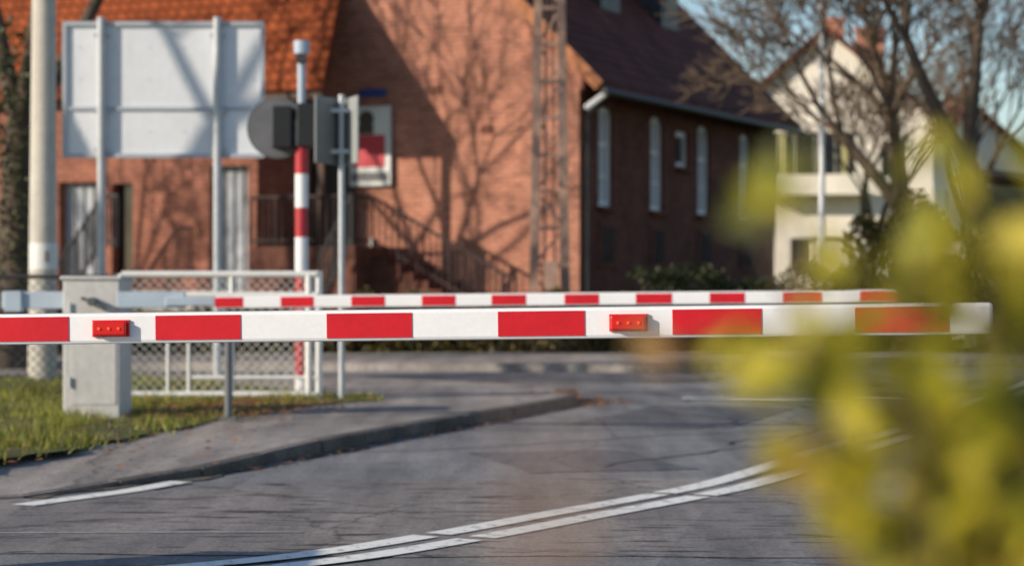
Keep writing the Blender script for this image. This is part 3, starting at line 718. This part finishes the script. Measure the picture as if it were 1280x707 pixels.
# ---------------------------------------------------------------- vegetation
def leafcloud(b,c,r,n,s,shell=.35):
    for _ in range(n):
        while True:
            p=Vector((R.uniform(-1,1),R.uniform(-1,1),R.uniform(-1,1)))
            if shell*shell<p.length_squared<1: break
        p=Vector((c[0]+p.x*r[0],c[1]+p.y*r[1],c[2]+p.z*r[2])); leaf(b,p,s*R.uniform(.6,1.3))
def leaf(b,p,s):
    a=Vector((R.gauss(0,1),R.gauss(0,1),R.gauss(0,1))).normalized(); c=a.orthogonal().normalized(); c=Matrix.Rotation(R.uniform(0,6.28),3,a)@c; n=a.cross(c)
    q=.36*s
    b.face([p-a*s*.5,p+c*q+n*.1*s,p+a*s*.5,p-c*q+n*.1*s])
def tree(name,base,h,r,seed,lv=5,spread=.55,trunk=.35,mat=M_bark,lean=(0,0),kids=(2,3),minr=.006,side=.6):
    rr=random.Random(seed); g=empty(name,base); b=MB(); tips=[]
    def grow(p,d,L,r,l):
        k=3 if l<2 else 2; q=p
        for i in range(k):
            d=(d+Vector((rr.gauss(0,.10),rr.gauss(0,.10),rr.gauss(.02,.06)))).normalized()
            q2=q+d*L/k; r2=r*(1-.28/k*1.2); b.tube(q,q2,r,r2,n=8 if l<2 else(5 if l<4 else 3),caps=False); q=q2;r=r2
            if l>=2 and i<k-1 and rr.random()<side:
                dd=(d+Vector((rr.gauss(0,spread),rr.gauss(0,spread),rr.gauss(.1,spread*.6)))).normalized()
                if l<lv: grow(q,dd,L*.6,max(minr,r*.5),l+1)
        if l>=lv: tips.append(q); return
        n=rr.randint(*kids)
        for i in range(n):
            a=6.28*i/n+rr.uniform(-.5,.5); o=d.orthogonal().normalized(); o=Matrix.Rotation(a,3,d)@o
            dd=(d+o*rr.uniform(.5,1.2)*spread+Vector((0,0,.15))).normalized()
            grow(q,dd,L*rr.uniform(.62,.82),max(minr,r*rr.uniform(.55,.72)),l+1)
    grow(Vector((0,0,-.1)),Vector((lean[0],lean[1],1)).normalized(),h*trunk,r,0)
    b.obj('branches',mat,g,smooth=True); return g,tips
tree('bare_tree',(gx(1150,40),40,0),9.5,.30,11,6,.66,.27,M_barkl,kids=(3,4),minr=.012,side=.9)
tree('bare_tree',(gx(1262,37),37,0),10,.26,5,6,.6,.34,M_bark,kids=(3,4),minr=.012,side=.8)
tree('bare_tree',(gx(1205,52),52,0),9,.22,15,5,.62,.3,M_bark,kids=(3,4),minr=.014,side=.8)
tree('bare_tree',(gx(1100,47),47,0),7.5,.16,19,5,.6,.26,M_barkl,kids=(3,4),minr=.013,side=.8)
g,_=tree('bare_tree',(gx(6,30),30,0),11,.30,21,6,.55,.32,M_bark,kids=(3,4),minr=.010)
b=MB()
for i in range(9): leafcloud(b,(R.gauss(0,.12),R.gauss(0,.12),.4+i*.5),(.45,.4,.45),160,.09)
b.obj('ivy',M_hedge,g)
tree('bare_tree',(-13.6,36.8,0),14,.30,31,5,.55,.30,M_bark,kids=(3,3),minr=.018,side=.45)
tree('bare_tree',(-20.5,37.6,0),13,.30,77,5,.6,.28,M_bark,kids=(3,3),minr=.02,side=.6)
tree('bare_tree',(-9.6,31.5,0),10,.24,44,5,.55,.34,M_bark,kids=(3,4),minr=.012)
tree('bare_tree',(-11.6,22.6,0),12,.34,52,4,.5,.34,M_bark,kids=(3,3),minr=.02)  # out-of-view tree added to throw limb shadows on the information board
def shrub(name,blobs,s,mat,core=True):
    g=empty(name,(blobs[0][0],blobs[0][1],0)); o=Vector((blobs[0][0],blobs[0][1],0)); b=MB(); st=MB()
    for (x,y,z,rx,ry,rz,n) in blobs:
        for k in range(7):
            a=R.uniform(0,6.28); q=R.uniform(.3,.75)
            cc=(x-o.x+math.cos(a)*rx*q,y-o.y+math.sin(a)*ry*q,z+R.uniform(-.55,.65)*rz)
            leafcloud(b,cc,(rx*.45,ry*.45,rz*.4),n//7,s,.1)
            st.tube((x-o.x+R.uniform(-.1,.1),y-o.y+R.uniform(-.1,.1),0),cc,.03,.008,n=5)
    b.obj('foliage',mat,g); st.obj('stems',M_bark,g); return g
shrub('ivy_shrub',[(gx(1115,39),39,1.6,1.0,.8,1.4,3000),(gx(1165,39.5),39.5,1.3,.8,.8,1.2,2000),(gx(1090,38.5),38.5,.8,1.0,.7,.8,1800)],.14,M_ivy)
shrub('ivy_shrub',[(gx(1245,36),36,1.5,1.2,.8,1.3,3000),(gx(1300,36),36,1.3,1.0,.8,1.4,1800)],.14,M_hedge)
def hedge(name,p0,p1,h,w,n,mat,s=.09):
    p0=Vector((*p0,0));p1=Vector((*p1,0)); g=empty(name,p0); d=p1-p0; L=d.length; X=d.normalized(); Y=Vector((-X.y,X.x,0)); b=MB()
    for i in range(n):
        t=R.uniform(0,L); hh=h*(1+.10*math.sin(t*2.3)+.07*math.sin(t*6.1+1)); a=R.choice((0,0,1,2)); 
        if a==0: p=X*t-Y*(w/2+R.gauss(0,.05))+Vector((0,0,R.uniform(.03,hh)))
        elif a==1: p=X*t+Y*R.uniform(-w/2,w/2)+Vector((0,0,hh+R.gauss(0,.06)))
        else: p=X*t+Y*R.uniform(-w/2,w/2)+Vector((0,0,R.uniform(.1,hh)))
        leaf(b,p,s*R.uniform(.6,1.4))
    b.obj('leaves',mat,g)
    b=MB(); b.box(d/2+Vector((0,0,h*.45)),(L-.1,w*.6,h*.8),rz=math.atan2(X.y,X.x)); b.obj('inner_twigs',surf(name+'_twigs',(.012,.014,.006),1.0,var=.5,scale=20,spec=0),g)  # solid near-black box; paints the dark inside of the hedge
hedge('hedge',(gx(440,34.8),34.8),(gx(800,35),35.0),.85,.8,9000,M_ivy)
hedge('hedge',(gx(800,36),36),(gx(1180,38.5),38.5),1.25,.9,9000,M_hedge)
hedge('hedge',(-13,33.0),(gx(440,34.6),34.6),.75,.6,9000,M_ivy)
hedge('hedge',(-45,90),(60,100),3.2,3,16000,M_hedge,.4)
hedge('hedge',(8,47),(30,44),2.2,1.4,6000,M_hedge,.16)

# foreground shrub near the camera
ox,oy=.43,1.34
g=empty('leafy_shrub',(ox,oy,0)); o=Vector((ox,oy,0)); b=MB(); bd=MB(); st=MB()
CL=[(.322,1.30,1.090,.10,.14,.10,130,.050,0),(.222,1.26,1.098,.075,.10,.060,46,.046,0),(.185,1.25,1.160,.07,.08,.028,20,.042,0),
    (.275,1.30,1.205,.10,.10,.036,40,.044,0),(.148,1.26,1.256,.034,.05,.022,9,.038,0),(.265,1.32,1.255,.09,.09,.036,13,.042,0),
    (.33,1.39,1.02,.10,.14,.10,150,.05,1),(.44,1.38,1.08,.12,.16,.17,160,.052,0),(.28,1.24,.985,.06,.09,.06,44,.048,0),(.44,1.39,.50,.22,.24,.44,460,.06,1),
    (.200,1.20,1.05,.04,.06,.035,11,.04,0),(.385,1.36,1.235,.06,.1,.06,20,.044,0)]
for x,y,z,rx,ry,rz,n,s,dk in CL:
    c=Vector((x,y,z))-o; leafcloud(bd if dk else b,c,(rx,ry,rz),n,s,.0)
    for k in range(4):
        t=c+Vector((R.uniform(-.7,.7)*rx,R.uniform(-.7,.7)*ry,R.uniform(-.3,.9)*rz)); m_=Vector((t.x*.6+R.gauss(0,.03),t.y*.6,t.z*.6)); r0=Vector((R.gauss(.03,.04),R.gauss(.0,.05),0))
        st.tube(r0,m_,.005,.0035,n=6); st.tube(m_,t,.0035,.0012,n=6)
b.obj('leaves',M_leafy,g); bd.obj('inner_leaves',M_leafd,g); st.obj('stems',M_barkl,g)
b=MB()
leafcloud(b,Vector((.102,1.26,1.162))-o,(.030,.03,.010),9,.028,0); leafcloud(b,Vector((.172,1.26,1.088))-o,(.022,.03,.014),7,.026,0)
b.obj('brown_leaves',M_dead,g)
g=empty('dry_plant_stem',(.0085,.46,0))
b=MB(); b.tube((0,0,0),(.0,.0,1.14),.0036,.003,n=8); b.tube((0,0,1.14),(-.002,0,1.178),.003,.0012,n=8)
for zz in(1.13,1.15,1.165): b.tube((0,0,zz-.02),(R.choice((-1,1))*.010,0,zz),.0015,.001,n=5)
b.obj('stem',surf('dry_stem',(.34,.22,.15),.8,var=.1),g)

# ---------------------------------------------------------------- light, sky, camera
S=Vector((-.89,-.456,0)).normalized(); el=math.radians(21.5); S=Vector((S.x*math.cos(el),S.y*math.cos(el),math.sin(el)))
sd=bpy.data.lights.new('sun','SUN'); sd.energy=5; sd.angle=math.radians(.5); sd.color=(1,.87,.70)
so=bpy.data.objects.new('sun',sd); so.rotation_euler=(-S).to_track_quat('-Z','Y').to_euler(); so.location=(-30,-20,30); sc.collection.objects.link(so)
w=bpy.data.worlds.new('World'); sc.world=w; w.use_nodes=True; nt=w.node_tree; bg=nt.nodes['Background']
sk=nt.nodes.new('ShaderNodeTexSky'); sk.sky_type='NISHITA'; sk.sun_disc=False; sk.sun_elevation=el; sk.sun_rotation=math.atan2(S.x,S.y); sk.ozone_density=2.0; sk.dust_density=.3
nt.links.new(sk.outputs[0],bg.inputs[0]); bg.inputs[1].default_value=.125
cd=bpy.data.cameras.new('camera'); cam=bpy.data.objects.new('camera',cd); sc.collection.objects.link(cam)
cam.location=(0,0,1.2); cam.rotation_euler=(math.radians(90),0,0); cd.lens=36*F/1280; cd.sensor_width=36; cd.clip_start=.05; cd.clip_end=3000
cd.dof.use_dof=True; cd.dof.focus_distance=8.2; cd.dof.aperture_fstop=2.6
sc.camera=cam
